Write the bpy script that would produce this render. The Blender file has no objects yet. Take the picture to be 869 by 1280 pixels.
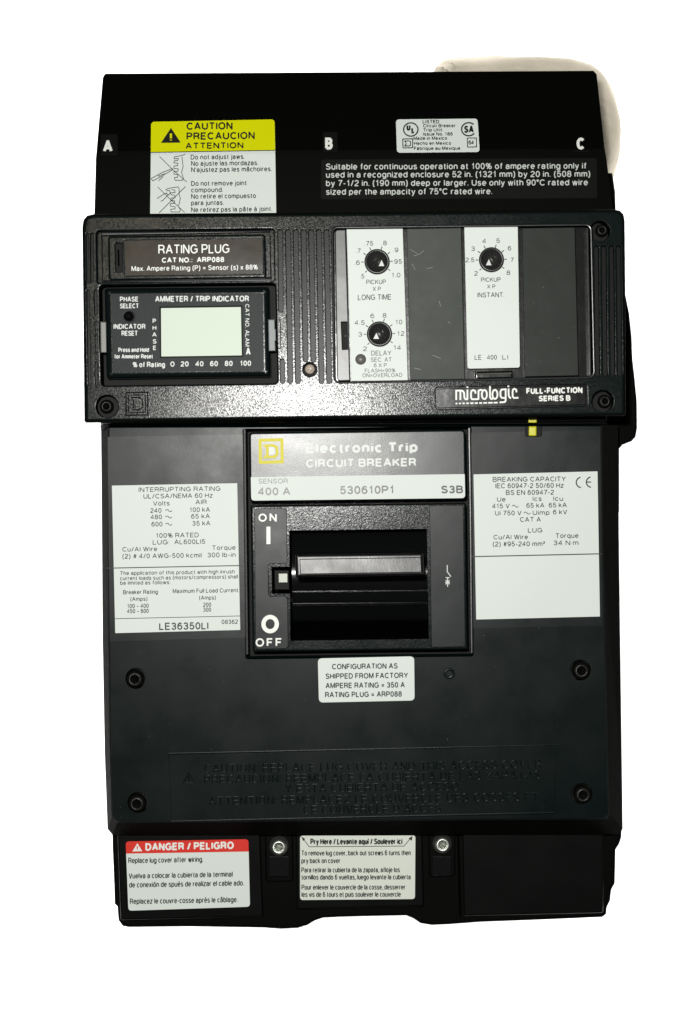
import bpy, bmesh, math, random
from mathutils import Vector, noise
from mathutils.geometry import delaunay_2d_cdt
random.seed(7)
S = bpy.context.scene
COL = S.collection

# ------------------------------------------------------------------ camera, world, lamps, exposure
MM = 0.001
PX = 0.28            # millimetres per photo pixel on the breaker's front face
ZF = 110.0           # front face of the breaker above the table, mm
CZ = 860.0           # camera height above the table, mm
cam = bpy.data.cameras.new('camera'); cam_o = bpy.data.objects.new('camera', cam); COL.objects.link(cam_o)
cam_o.location = (0, 0, CZ*MM)
cam.sensor_fit = 'VERTICAL'; cam.sensor_height = 24.0; cam.lens = 24.0*(CZ-ZF)/(1280*PX)
cam.clip_start = 0.01; cam.clip_end = 50
S.camera = cam_o

W = bpy.data.worlds.new('World'); S.world = W; W.use_nodes = True
bg = W.node_tree.nodes['Background']; bg.inputs[0].default_value = (1.0, 0.97, 0.92, 1); bg.inputs[1].default_value = 0.03

def lamp(name, loc, target, sx, sy, watts, colour=(1, 1, 1)):
    l = bpy.data.lights.new(name, 'AREA'); l.shape = 'RECTANGLE'; l.size = sx; l.size_y = sy
    l.energy = watts; l.color = colour
    o = bpy.data.objects.new(name, l); COL.objects.link(o); o.location = loc
    o.rotation_euler = (Vector(target)-Vector(loc)).to_track_quat('-Z', 'Y').to_euler()
    return o
lamp('camera_flash', (-0.034, 0.064, 0.862), (0.0, 0.0, 0.1), 0.034, 0.022, 5.7, (1.0, 0.99, 0.96))
lamp('warm_reflection_lamp', (-0.27, 0.41, 2.6), (-0.05, 0.08, 0.1), 0.34, 0.22, 3.2, (1.0, 0.86, 0.66))  # added lamp for the warm ceiling tone mirrored in plug and cover
# added, unseen area lights low round the table so that the white table top burns out
for (x, y, sx) in ((-0.20, 0.0, 0.55), (0.20, 0.0, 0.55), (0.0, 0.27, 0.5), (0.0, -0.27, 0.5)):
    tl = lamp('backdrop_fill', (x, y, 0.062), (x*0.7, y*0.75, 0.0), sx, 0.03, 0.50)
    tl.data.spread = math.radians(95)

S.view_settings.view_transform = 'Standard'; S.view_settings.look = 'None'
S.view_settings.exposure = 0.0; S.view_settings.gamma = 1.0
S.view_settings.use_curve_mapping = False
S.render.engine = 'CYCLES'
S.cycles.max_bounces = 6
S.cycles.sample_clamp_indirect = 6

# ------------------------------------------------------------------ materials
def mat(name, col, rough=0.4, spec=0.5, metal=0.0, bump=None, coat=0.0, var=0.0, rvar=0.0, scale=300.0, speck=None, dust=0.0):
    m = bpy.data.materials.new(name); m.use_nodes = True
    nt = m.node_tree; b = nt.nodes['Principled BSDF']
    b.inputs['Base Color'].default_value = (*col, 1); b.inputs['Roughness'].default_value = rough
    b.inputs['Specular IOR Level'].default_value = spec; b.inputs['Metallic'].default_value = metal
    b.inputs['Coat Weight'].default_value = coat; b.inputs['Coat Roughness'].default_value = 0.15
    tc = nt.nodes.new('ShaderNodeTexCoord')
    def nz(sc, det, rg=0.5):
        n = nt.nodes.new('ShaderNodeTexNoise'); n.inputs['Scale'].default_value = sc
        n.inputs['Detail'].default_value = det; n.inputs['Roughness'].default_value = rg
        nt.links.new(tc.outputs['Object'], n.inputs['Vector']); return n
    if var:
        n = nz(scale, 4); mx = nt.nodes.new('ShaderNodeMixRGB'); mx.blend_type = 'MIX'
        mx.inputs[1].default_value = (*[c*(1-var) for c in col], 1); mx.inputs[2].default_value = (*[min(1, c*(1+var)) for c in col], 1)
        nt.links.new(n.outputs['Fac'], mx.inputs[0]); nt.links.new(mx.outputs[0], b.inputs['Base Color'])
    if dust:                                   # sparse pale dust specks
        n = nz(1100, 1); mr = nt.nodes.new('ShaderNodeMapRange')
        mr.inputs['From Min'].default_value = 0.80-dust; mr.inputs['From Max'].default_value = 0.86-dust
        nt.links.new(n.outputs['Fac'], mr.inputs['Value'])
        mx = nt.nodes.new('ShaderNodeMixRGB'); mx.inputs[2].default_value = (0.12, 0.12, 0.11, 1)
        old = b.inputs['Base Color'].links
        if old: nt.links.new(old[0].from_socket, mx.inputs[1])
        else: mx.inputs[1].default_value = (*col, 1)
        nt.links.new(mr.outputs[0], mx.inputs[0]); nt.links.new(mx.outputs[0], b.inputs['Base Color'])
    if speck:                                  # the glint of single grains in a sparked plastic surface
        n = nz(speck, 1); mr = nt.nodes.new('ShaderNodeMapRange')
        mr.inputs['From Min'].default_value = 0.36; mr.inputs['From Max'].default_value = 0.64
        mr.inputs['To Min'].default_value = spec*0.25; mr.inputs['To Max'].default_value = spec*1.75
        nt.links.new(n.outputs['Fac'], mr.inputs['Value']); nt.links.new(mr.outputs[0], b.inputs['Specular IOR Level'])
    if rvar:
        n = nz(60, 5, 0.6); mr = nt.nodes.new('ShaderNodeMapRange')
        mr.inputs['From Min'].default_value = 0.3; mr.inputs['From Max'].default_value = 0.7
        mr.inputs['To Min'].default_value = rough-rvar; mr.inputs['To Max'].default_value = rough+rvar
        nt.links.new(n.outputs['Fac'], mr.inputs['Value']); nt.links.new(mr.outputs[0], b.inputs['Roughness'])
    if bump:
        prev = None
        for (sc, strength, dist) in bump:
            n = nz(sc, 3); bp = nt.nodes.new('ShaderNodeBump')
            bp.inputs['Strength'].default_value = strength; bp.inputs['Distance'].default_value = dist
            nt.links.new(n.outputs['Fac'], bp.inputs['Height'])
            if prev: nt.links.new(prev.outputs[0], bp.inputs['Normal'])
            prev = bp
        nt.links.new(prev.outputs[0], b.inputs['Normal'])
    return m
BLK = (0.0040, 0.0075, 0.0072)
GRAIN = [(2500, 1.0, 0.000022)]
MAT = {
 'grain': mat('grained_black_plastic', BLK, 0.180, 0.125, bump=GRAIN, rvar=0.02, speck=2700),
 'body':  mat('moulded_black_plastic', (0.0010, 0.0042, 0.0041), 0.292, 0.100, bump=[(2400, 0.5, 0.000025), (40, 0.12, 0.0004)], rvar=0.04, dust=0.02),
 'groove_shade': mat('shaded_groove_plastic', (0.003, 0.0035, 0.0035), 0.3, 0.09, bump=GRAIN),  # darker copy of the cover plastic, puts shade into the groove floors
 'lug':   mat('lug_cover_black_plastic', (0.0022, 0.0028, 0.0024), 0.36, 0.05, bump=[(1500, 0.35, 0.00006)], rvar=0.04),
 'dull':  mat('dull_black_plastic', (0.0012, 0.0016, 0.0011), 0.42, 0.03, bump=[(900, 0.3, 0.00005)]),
 'side_shade':  mat('shaded_black_side_plastic', (0.003, 0.003, 0.0025), 0.7, 0.02),  # side faces kept dark: their shade is put into this sheenless near-black
 'deep':  mat('recess_shade_plastic', (0.002, 0.002, 0.002), 0.5, 0.1),  # near-black that puts the shade of recesses and gaps into their colour
 'gloss': mat('gloss_black_plastic', (0.0035, 0.004, 0.004), 0.18, 0.3, bump=[(120, 0.25, 0.0004)]),
 'handle': mat('worn_handle_plastic', (0.010, 0.010, 0.010), 0.29, 0.21, bump=[(1900, 0.6, 0.00003), (260, 0.25, 0.00015)], rvar=0.05),
 'rim':   mat('polished_rim_plastic', (0.008, 0.010, 0.010), 0.27, 0.6, bump=[(300, 0.3, 0.0001)]),
 'face':  mat('satin_black_faceplate', (0.004, 0.0080, 0.0082), 0.255, 0.20, bump=[(2700, 0.8, 0.000018), (40, 0.2, 0.0004)], rvar=0.02),
 'film':  mat('black_label_film', (0.0035, 0.0068, 0.0068), 0.30, 0.13, bump=[(2400, 0.4, 0.000025), (30, 0.25, 0.0008)], rvar=0.05),
 'darkfilm': mat('dark_label_film', (0.0055, 0.0062, 0.0055), 0.4, 0.05, bump=[(1500, 0.4, 0.00005)]),
 'dial':  mat('charcoal_dial_plastic', (0.020, 0.021, 0.020), 0.27, 0.35, bump=[(700, 0.3, 0.0001)]),
 'cheek': mat('clear_edge_plastic', (0.022, 0.027, 0.029), 0.31, 0.36, bump=[(60, 0.3, 0.0004)]),
 'faceink': mat('glossy_black_ink', (0.012, 0.012, 0.011), 0.30, 0.22),
 'blank': mat('charcoal_blank_plastic', (0.042, 0.050, 0.043), 0.42, 0.12, bump=[(60, 0.2, 0.0006)], var=0.12, scale=60, rvar=0.05, dust=0.05),
 'blank2': mat('dark_blank_plastic', (0.013, 0.0165, 0.0135), 0.42, 0.11, bump=[(60, 0.2, 0.0006)], var=0.12, scale=60, rvar=0.05, dust=0.05),
 'plug':  mat('warm_reflection_gloss_label', (0.0095, 0.0070, 0.0042), 0.19, 0.12, bump=[(38, 0.4, 0.0008)]),  # brown tint puts a warm ceiling reflection into the label colour
 'meter': mat('charcoal_meter_face', (0.013, 0.0185, 0.0185), 0.38, 0.08, bump=[(2200, 0.6, 0.00007)]),
 'paper': mat('white_paper_label', (0.635, 0.690, 0.650), 0.45, 0.35, bump=[(70, 0.08, 0.0005)], var=0.02, scale=40),
 'cream': mat('cream_paper_label', (0.63, 0.67, 0.60), 0.5, 0.3, bump=[(70, 0.08, 0.0005)], var=0.02, scale=40),
 'yellow': mat('yellow_label', (0.61, 0.635, 0.001), 0.5, 0.06, var=0.03, scale=50),
 'red':   mat('red_label', (0.62, 0.022, 0.010), 0.5, 0.2, var=0.03, scale=50),
 'ink':   mat('black_ink', (0.013, 0.013, 0.012), 0.4, 0.2),
 'greyink': mat('grey_ink', (0.10, 0.10, 0.095), 0.45, 0.4),
 'white': mat('white_ink', (0.72, 0.75, 0.70), 0.4, 0.5),
 'softwhite': mat('pale_ink', (0.52, 0.56, 0.53), 0.4, 0.5),
 'lcd':   mat('pale_green_display', (0.595, 0.69, 0.575), 0.4, 0.2, var=0.012, scale=90),
 'goldink': mat('yellow_ink', (0.66, 0.60, 0.015), 0.4, 0.15),
 'button': mat('yellow_plastic', (0.58, 0.56, 0.02), 0.35, 0.3),
 'steel': mat('zinc_screw', (0.62, 0.64, 0.60), 0.42, 0.5, 1.0, bump=[(500, 0.6, 0.0003)]),
 'dark_steel': mat('blackened_screw', (0.022, 0.022, 0.02), 0.36, 0.4, 0.8, bump=[(900, 0.5, 0.0002)]),
 'clip':  mat('grey_clip', (0.12, 0.12, 0.105), 0.4, 0.5),
 'paleclip': mat('pale_clip', (0.17, 0.185, 0.19), 0.4, 0.3),
 'pin':   mat('pale_pin', (0.42, 0.36, 0.29), 0.4, 0.5),
 'pad':   mat('off_white_foam', (0.375, 0.34, 0.275), 0.9, 0.1, bump=[(420, 0.6, 0.0006), (70, 0.5, 0.002)], var=0.10, scale=120),
 'table': mat('white_table', (0.88, 0.88, 0.88), 0.8, 0.1, var=0.01, scale=5),
}

# ------------------------------------------------------------------ geometry helpers
def P(x, y, z):      # a point read off the photo, at its own height z above the table (mm) -> metres
    k = PX*(CZ-z)/(CZ-ZF)
    return Vector(((x-434.5)*k*MM, (640-y)*k*MM, z*MM))
def zval(z, x, y): return z(x, y) if callable(z) else z

def inside(x, y, poly):
    r = False; j = len(poly)-1
    for i in range(len(poly)):
        if (poly[i][1] > y) != (poly[j][1] > y) and x < (poly[j][0]-poly[i][0])*(y-poly[i][1])/(poly[j][1]-poly[i][1])+poly[i][0]: r = not r
        j = i
    return r
def fill(outer, holes):
    """triangles of a polygon with holes, facing the camera"""
    vs, es = [], []
    for lp in [outer]+list(holes):
        k = len(vs); n = len(lp); vs += [Vector((p[0], p[1])) for p in lp]
        es += [(k+i, k+(i+1) % n) for i in range(n)]
    v2, e2, f2, *_ = delaunay_2d_cdt(vs, es, [], 0, 1e-5)
    tris = []
    for f in f2:
        cx = sum(v2[i].x for i in f)/len(f); cy = sum(v2[i].y for i in f)/len(f)
        if not inside(cx, cy, outer) or any(inside(cx, cy, h) for h in holes): continue
        a, b, c = (v2[i] for i in f[:3])
        ar = (b.x-a.x)*(c.y-a.y)-(b.y-a.y)*(c.x-a.x)
        if abs(ar) > 1e-9: tris.append(tuple(f) if ar < 0 else tuple(f)[::-1])
    return [(p.x, p.y) for p in v2], tris

class MB:
    def __init__(s): s.v = []; s.f = []; s.m = []; s.mats = []; s.smooth = []
    def mi(s, m):
        if m not in s.mats: s.mats.append(m)
        return s.mats.index(m)
    def face(s, pts, m, smooth=False):
        i = len(s.v); s.v += pts; s.f.append(tuple(range(i, i+len(pts)))); s.m.append(s.mi(m)); s.smooth.append(smooth)
    def faces(s, pts, idx, m, smooth=False):
        i = len(s.v); s.v += pts; k = s.mi(m)
        for t in idx: s.f.append(tuple(i+q for q in t)); s.m.append(k); s.smooth.append(smooth)
    def ring(s, a, b, m, smooth=False):       # strip between two loops of equal length
        n = len(a); s.faces(list(a)+list(b), [(i, (i+1) % n, n+(i+1) % n, n+i) for i in range(n)], m, smooth)
    def flat(s, pts, z, m):                   # one flat polygon
        s.face([P(x, y, zval(z, x, y)) for x, y in pts], m)
    def plate(s, outer, zt, zb, m, ch=0.0, holes=(), side=None, edge=False):
        """solid plate: outline, top, bottom, edge chamfer (mm); holes = (outline, floor z or None, chamfer, floor material)"""
        side = side or m
        steps = steps_h if ch else [(0.0, 0.0)]
        loops = []
        for f, d in steps:
            o = inset(outer, ch*f/PX) if ch else outer
            loops.append([P(x, y, zval(zt, x, y)-ch*d) for x, y in o])
        top = inset(outer, ch/PX) if ch else outer
        hs = [inset(h[0], -h[2]/PX) if h[2] else h[0] for h in holes]
        flatpts, good = fill(top, hs)
        s.faces([P(x, y, zval(zt, x, y)) for x, y in flatpts], good, m)
        for i_, (a, b) in enumerate(zip(loops, loops[1:])): s.ring(a, b, side if (edge and i_ > 1) else m)
        x0 = loops[-1]
        s.ring(x0, [P(x, y, zb) if not callable(zb) else P(x, y, zb(x, y)) for x, y in outer] if not isinstance(zb, tuple) else
               [Vector((p.x, p.y, zb[0]*MM)) for p in x0], side)
        for h in holes:
            o, zfl, hc, fm = h
            if hc:
                hl = [[P(x, y, zval(zt, x, y)-hc*d) for x, y in inset(o, -hc*f/PX)] for f, d in steps_h]
                for a, b in zip(hl, hl[1:]): s.ring(a, b, m)
                last = hl[-1]
            else: last = [P(x, y, zval(zt, x, y)) for x, y in o]
            zz = zfl if zfl is not None else zb
            if isinstance(zz, tuple): zz = zz[0]
            low = [Vector((p.x, p.y, zz*MM)) for p in last]
            s.ring(last, low, side)
            if zfl is not None: s.face(low, fm or m)
    def disc(s, cx, cy, prof, m, n=32, smooth=True, cap=True, zoff=0):
        """lathe about a vertical axis; prof = list of (radius px, z mm)"""
        c = P(cx, cy, prof[0][1])
        loops = []
        for r, z in prof:
            loops.append([Vector((c.x+r*PX*MM*math.cos(2*math.pi*i/n), c.y+r*PX*MM*math.sin(2*math.pi*i/n), z*MM)) for i in range(n)])
        for a, b in zip(loops, loops[1:]): s.ring(a, b, m, smooth)
        if cap: s.face(loops[-1], m)
    def stroke(s, pts, w, z, m, closed=False):
        """flat ribbon of width w (px) along pixel points"""
        q = [Vector((x, y)) for x, y in pts]
        r = [q[0]]
        for p in q[1:]:
            if (p-r[-1]).length > 1e-4: r.append(p)
        if closed and (r[0]-r[-1]).length < 1e-4: r.pop()
        n = len(r)
        if n < 2: return
        L, R = [], []
        for i in range(n):
            a = r[i-1] if (i > 0 or closed) else None
            b = r[(i+1) % n] if (i < n-1 or closed) else None
            d1 = (r[i]-a).normalized() if a is not None else None
            d2 = (b-r[i]).normalized() if b is not None else None
            if d1 is None: d1 = d2
            if d2 is None: d2 = d1
            n1 = Vector((-d1.y, d1.x)); n2 = Vector((-d2.y, d2.x))
            mm = n1+n2
            mm = mm.normalized() if mm.length > 1e-3 else n1
            k = 1.0/max(0.45, mm.dot(n1))
            L.append(r[i]+mm*k*w/2); R.append(r[i]-mm*k*w/2)
        pts3 = [P(p.x, p.y, zval(z, p.x, p.y)+0.0012*(i % n)) for i, p in enumerate(L+R)]
        e = n if closed else n-1
        s.faces(pts3, [(i, (i+1) % n, n+(i+1) % n, n+i) for i in range(e)], m)
    def bar(s, pts, w, zt, zb, m, closed=False):
        """raised moulded rib of width w px"""
        q = [Vector(p) for p in pts]; n = len(q)
        prof = [(math.cos(math.radians(t)), math.sin(math.radians(t))) for t in ((0, 38, 62, 90, 118, 142, 180) if w > 1.3 else (0, 55, 90, 125, 180))]
        rows = [[] for _ in prof]
        for i in range(n):
            a = q[i-1] if (i > 0 or closed) else q[i]; b = q[(i+1) % n] if (i < n-1 or closed) else q[i]
            d = (b-a).normalized(); nn = Vector((-d.y, d.x))
            if closed or 0 < i < n-1:
                d1 = (q[i]-a).normalized(); nn = nn/max(0.5, nn.dot(Vector((-d1.y, d1.x))))
            for k, (c_, s_) in enumerate(prof):
                p = q[i]+nn*(w/2)*c_; rows[k].append(P(p.x, p.y, zb+(zt-zb)*s_))
        e = n if closed else n-1
        for a, b in zip(rows, rows[1:]):
            s.faces(a+b, [(i, (i+1) % n, n+(i+1) % n, n+i) for i in range(e)], m)
        if not closed:
            for i in (0, n-1): s.face([rw[i] for rw in rows], m)
    def build(s, name, parent=None):
        me = bpy.data.meshes.new(name)
        me.from_pydata([tuple(p) for p in s.v], [], s.f)
        for k in s.mats: me.materials.append(MAT[k])
        for p, mi_, sm in zip(me.polygons, s.m, s.smooth): p.material_index = mi_; p.use_smooth = sm
        bm = bmesh.new(); bm.from_mesh(me)
        bmesh.ops.remove_doubles(bm, verts=bm.verts, dist=1e-7)
        bm.to_mesh(me); bm.free(); me.update()
        o = bpy.data.objects.new(name, me); COL.objects.link(o)
        if parent: o.parent = parent
        return o
steps_h = [(1-math.sin(math.radians(a)), 1-math.cos(math.radians(a))) for a in (0, 12, 26, 44, 66, 90)]

def area2(p): return sum(p[i-1][0]*p[i][1]-p[i][0]*p[i-1][1] for i in range(len(p)))
def inset(p, d):
    sgn = 1 if area2(p) > 0 else -1
    n = len(p); out = []
    for i in range(n):
        a = Vector(p[i-1]); b = Vector(p[i]); c = Vector(p[(i+1) % n])
        d1 = (b-a).normalized(); d2 = (c-b).normalized()
        n1 = Vector((-d1.y, d1.x))*sgn; n2 = Vector((-d2.y, d2.x))*sgn
        m = (n1+n2); m = m.normalized() if m.length > 1e-6 else n1
        out.append(tuple(b+m*d/max(0.4, m.dot(n1))))
    return out
def rq(tl, tr, br, bl, r=0.0, n=5):            # a quad with rounded corners
    q = [Vector(tl), Vector(tr), Vector(br), Vector(bl)]
    rs = r if isinstance(r, (tuple, list)) else (r,)*4
    out = []
    for i in range(4):
        b = q[i]
        if rs[i] <= 0: out.append(tuple(b)); continue
        a = b+(q[i-1]-b).normalized()*rs[i]; c = b+(q[(i+1) % 4]-b).normalized()*rs[i]
        for k in range(n+1):
            t = k/n; t2 = t
            p = a*(1-t2)**2+b*2*t2*(1-t2)*0.9+b*0+c*t2**2 + (a+c)*0.5*2*t2*(1-t2)*0.1
            out.append(tuple(p))
    return out
def rect(x0, y0, x1, y1, r=0.0, sl=0.0):
    w = (x1-x0)*sl
    return rq((x0, y0), (x1, y0+w), (x1, y1+w), (x0, y1), r)
def circ(cx, cy, r, n=28): return [(cx+r*math.cos(2*math.pi*i/n), cy+r*math.sin(2*math.pi*i/n)) for i in range(n)]
def slot(xt, yt, xb, yb, hw, n=5):             # a vertical slot with round ends
    o = []
    for i in range(n+1):
        a = math.pi+math.pi*i/n; o.append((xt+hw*math.cos(a), yt+hw+hw*math.sin(a)))
    for i in range(n+1):
        a = math.pi*i/n; o.append((xb+hw*math.cos(a), yb-hw+hw*math.sin(a)))
    return o

# ------------------------------------------------------------------ lettering: a plain grotesque drawn as strokes
def arc(cx, cy, rx, ry, a0, a1, n=None):
    n = n or max(3, int(abs(a1-a0)/24))
    return [(cx+rx*math.cos(math.radians(a0+(a1-a0)*i/n)), cy+ry*math.sin(math.radians(a0+(a1-a0)*i/n))) for i in range(n+1)]
def ring_(cx, cy, rx, ry): return arc(cx, cy, rx, ry, 0, 360, 18)
G = {}
def g(ch, w, *paths): G[ch] = (w, paths)
g('A', 7.4, [(0, 0), (3.5, 10), (3.9, 10), (7.4, 0)], [(1.25, 3.3), (6.15, 3.3)])
g('B', 6.6, [(0, 0), (0, 10)]+[(3.6, 10)]+arc(3.8, 7.65, 2.3, 2.35, 90, -90)+[(0, 5.3)], [(3.6, 5.3)]+arc(4.0, 2.65, 2.6, 2.65, 90, -90)+[(0, 0)])
g('C', 7.4, arc(4, 5, 4, 5, 42, 318))
g('D', 7.0, [(0, 0), (0, 10), (3, 10)]+arc(3.0, 5, 4.0, 5, 90, -90)+[(0, 0)])
g('E', 5.9, [(5.9, 10), (0, 10), (0, 0), (5.9, 0)], [(0, 5.2), (5.4, 5.2)])
g('F', 5.5, [(5.5, 10), (0, 10), (0, 0)], [(0, 5.1), (4.9, 5.1)])
g('G', 7.8, arc(4, 5, 4, 5, 42, 330)+[(7.7, 2.2), (7.7, 4.8), (4.4, 4.8)])
g('H', 6.6, [(0, 0), (0, 10)], [(6.6, 0), (6.6, 10)], [(0, 5.2), (6.6, 5.2)])
g('I', 0.0, [(0, 0), (0, 10)])
g('J', 4.6, [(4.6, 10), (4.6, 2.5)]+arc(2.3, 2.4, 2.3, 2.4, 0, -180))
g('K', 6.6, [(0, 0), (0, 10)], [(6.4, 10), (0, 3.6)], [(2.4, 6.0), (6.8, 0)])
g('L', 5.2, [(0, 10), (0, 0), (5.2, 0)])
g('M', 8.0, [(0, 0), (0, 10), (0.4, 10), (4, 0.6), (7.6, 10), (8, 10), (8, 0)])
g('N', 6.6, [(0, 0), (0, 10), (0.3, 10), (6.3, 0), (6.6, 0), (6.6, 10)])
g('O', 8.0, ring_(4, 5, 4, 5))
g('P', 6.2, [(0, 0), (0, 10), (3.6, 10)]+arc(3.6, 7.3, 2.6, 2.7, 90, -90)+[(0, 4.6)])
g('Q', 8.0, ring_(4, 5, 4, 5), [(4.8, 2.4), (7.8, -0.4)])
g('R', 6.7, [(0, 0), (0, 10), (3.8, 10)]+arc(3.9, 7.45, 2.5, 2.55, 90, -90)+[(0, 4.9)], [(3.9, 4.9)]+[(5.6, 3.9), (6.0, 2.4), (6.6, 0)])
g('S', 6.4, arc(3.2, 7.55, 2.9, 2.45, 18, 200)+[(1.6, 5.8), (4.6, 4.7)]+arc(3.2, 2.6, 3.2, 2.6, 40, -165))
g('T', 6.6, [(0, 10), (6.6, 10)], [(3.3, 10), (3.3, 0)])
g('U', 6.6, [(0, 10), (0, 3.3)]+arc(3.3, 3.3, 3.3, 3.3, 180, 360)+[(6.6, 10)])
g('V', 7.0, [(0, 10), (3.4, 0), (3.6, 0), (7, 10)])
g('W', 10.0, [(0, 10), (2.5, 0), (2.7, 0), (4.9, 10), (5.1, 10), (7.3, 0), (7.5, 0), (10, 10)])
g('X', 6.8, [(0, 0), (6.8, 10)], [(0, 10), (6.8, 0)])
g('Y', 7.0, [(0, 10), (3.5, 4.4), (3.5, 0)], [(7, 10), (3.5, 4.4)])
g('Z', 6.2, [(0.2, 10), (6, 10), (0, 0), (6.2, 0)])
g('0', 5.4, ring_(2.7, 5, 2.7, 5))
g('1', 4.0, [(0.4, 7.7), (1.8, 8.2), (2.7, 10), (2.7, 0)])
g('2', 5.4, arc(2.7, 7.3, 2.6, 2.7, 170, -30)+[(0.2, 1.2), (0, 0), (5.4, 0)])
g('3', 5.5, arc(2.6, 7.6, 2.4, 2.4, 165, -90)+[(1.8, 5.2)], [(2.6, 5.2)]+arc(2.7, 2.6, 2.7, 2.6, 90, -165))
g('4', 5.6, [(4.2, 0), (4.2, 10), (0, 3.2), (0, 2.6), (5.6, 2.6)])
g('5', 5.5, [(5.0, 10), (1.0, 10), (0.3, 4.9)]+arc(2.65, 3.2, 2.75, 3.2, 140, -155))
g('6', 5.5, ring_(2.75, 3.2, 2.7, 3.2), arc(3.0, 5.0, 2.95, 5.0, 45, 180)+[(0.05, 3.2)])
g('7', 5.4, [(0, 10), (5.4, 10), (5.2, 9), (2.8, 4.8), (1.8, 0)])
g('8', 5.5, ring_(2.75, 7.6, 2.35, 2.4), ring_(2.75, 2.65, 2.75, 2.65))
g('9', 5.5, ring_(2.75, 6.8, 2.7, 3.2), arc(2.5, 5.0, 2.95, 5.0, 225, 360)+[(5.45, 6.8)])
XH = 7.3
g('a', 5.2, [(0.3, 5.2)]+arc(2.6, 5.2, 2.2, 2.1, 165, 0)+[(4.8, 0.8), (5.3, 0)], [(4.8, 4.4), (2.4, 4.1)]+arc(2.1, 2.05, 2.1, 2.05, 95, 270)+[(3.4, 0.3), (4.8, 1.7)])
g('b', 5.3, [(0, 0), (0, 10)], ring_(2.65, 3.65, 2.65, 3.65))
g('c', 4.8, arc(2.65, 3.65, 2.65, 3.65, 48, 312))
g('d', 5.3, [(5.3, 0), (5.3, 10)], ring_(2.65, 3.65, 2.65, 3.65))
g('e', 5.3, [(0.1, 3.8), (5.3, 3.8)]+arc(2.65, 3.65, 2.65, 3.65, 3, 318))
g('f', 2.8, [(1.3, 0), (1.3, 8.3), (1.8, 9.7), (2.9, 10)], [(0, 7.2), (2.9, 7.2)])
g('g', 5.3, ring_(2.65, 3.65, 2.65, 3.65), [(5.3, 7.3), (5.3, -0.6)]+arc(2.7, -0.7, 2.6, 2.1, 0, -155))
g('h', 4.9, [(0, 0), (0, 10)], arc(2.45, 4.9, 2.45, 2.4, 180, 0)+[(4.9, 0)])
g('i', 0.0, [(0, 0), (0, 7.3)], [(0, 8.8), (0, 10)])
g('j', 1.0, [(1, 7.3), (1, -1.6), (0.6, -2.6), (-0.5, -2.8)], [(1, 8.8), (1, 10)])
g('k', 4.8, [(0, 0), (0, 10)], [(4.5, 7.3), (0, 2.7)], [(1.8, 4.5), (4.9, 0)])
g('l', 0.0, [(0, 0), (0, 10)])
g('m', 8.2, [(0, 0), (0, 7.3)], arc(2.05, 5.1, 2.05, 2.2, 180, 0)+[(4.1, 0)], arc(6.15, 5.1, 2.05, 2.2, 180, 0)+[(8.2, 0)])
g('n', 4.9, [(0, 0), (0, 7.3)], arc(2.45, 4.9, 2.45, 2.4, 180, 0)+[(4.9, 0)])
g('o', 5.4, ring_(2.7, 3.65, 2.7, 3.65))
g('p', 5.3, [(0, -2.8), (0, 7.3)], ring_(2.65, 3.65, 2.65, 3.65))
g('q', 5.3, [(5.3, -2.8), (5.3, 7.3)], ring_(2.65, 3.65, 2.65, 3.65))
g('r', 2.8, [(0, 0), (0, 7.3)], [(0, 4.6), (0.6, 6.4), (1.7, 7.2), (2.9, 7.2)])
g('s', 4.6, arc(2.3, 5.5, 2.1, 1.8, 20, 200)+[(1.2, 4.1), (3.4, 3.4)]+arc(2.3, 1.85, 2.3, 1.85, 35, -160))
g('t', 2.8, [(1.2, 9.3), (1.2, 1.4), (1.7, 0.2), (2.9, 0.1)], [(0, 7.2), (2.8, 7.2)])
g('u', 4.9, [(0, 7.3), (0, 2.4)]+arc(2.45, 2.4, 2.45, 2.4, 180, 360), [(4.9, 0), (4.9, 7.3)])
g('v', 5.0, [(0, 7.3), (2.4, 0), (2.6, 0), (5, 7.3)])
g('w', 7.4, [(0, 7.3), (1.8, 0), (2.0, 0), (3.6, 7.3), (3.8, 7.3), (5.4, 0), (5.6, 0), (7.4, 7.3)])
g('x', 4.8, [(0, 0), (4.8, 7.3)], [(0, 7.3), (4.8, 0)])
g('y', 5.0, [(0, 7.3), (2.5, 0.2)], [(5, 7.3), (2.2, -1.6), (1.4, -2.7), (0.2, -2.8)])
g('z', 4.6, [(0.2, 7.3), (4.5, 7.3), (0, 0), (4.6, 0)])
g('.', 0.3, [(0, 0), (0.01, 1.0)])
g(',', 0.5, [(0.4, 0.9), (0.4, -0.4), (0, -1.6)])
g(':', 0.3, [(0, 0), (0.01, 1.0)], [(0, 5.8), (0.01, 6.8)])
g("'", 0.4, [(0.2, 10), (0.2, 7.4)])
g('-', 2.8, [(0, 3.9), (2.8, 3.9)])
g('\u2013', 5.0, [(0, 3.9), (5.0, 3.9)])
g('/', 3.4, [(0, -0.3), (3.4, 10.3)])
g('(', 2.0, [(2, 10.6), (0.6, 8), (0.1, 4), (0.6, 0), (2, -2.6)])
g(')', 2.0, [(0, 10.6), (1.4, 8), (1.9, 4), (1.4, 0), (0, -2.6)])
g('#', 5.6, [(1.1, 0), (2.1, 10)], [(3.7, 0), (4.7, 10)], [(0, 3.3), (5.3, 3.3)], [(0.4, 6.7), (5.7, 6.7)])
g('%', 8.6, ring_(2, 7.4, 1.9, 2.4), ring_(6.7, 2.6, 1.9, 2.4), [(1.9, -0.2), (6.8, 10.2)])
g('=', 5.4, [(0, 2.6), (5.4, 2.6)], [(0, 5.6), (5.4, 5.6)])
g('\u00b0', 2.2, ring_(1.1, 8.6, 1.1, 1.3))
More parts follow.
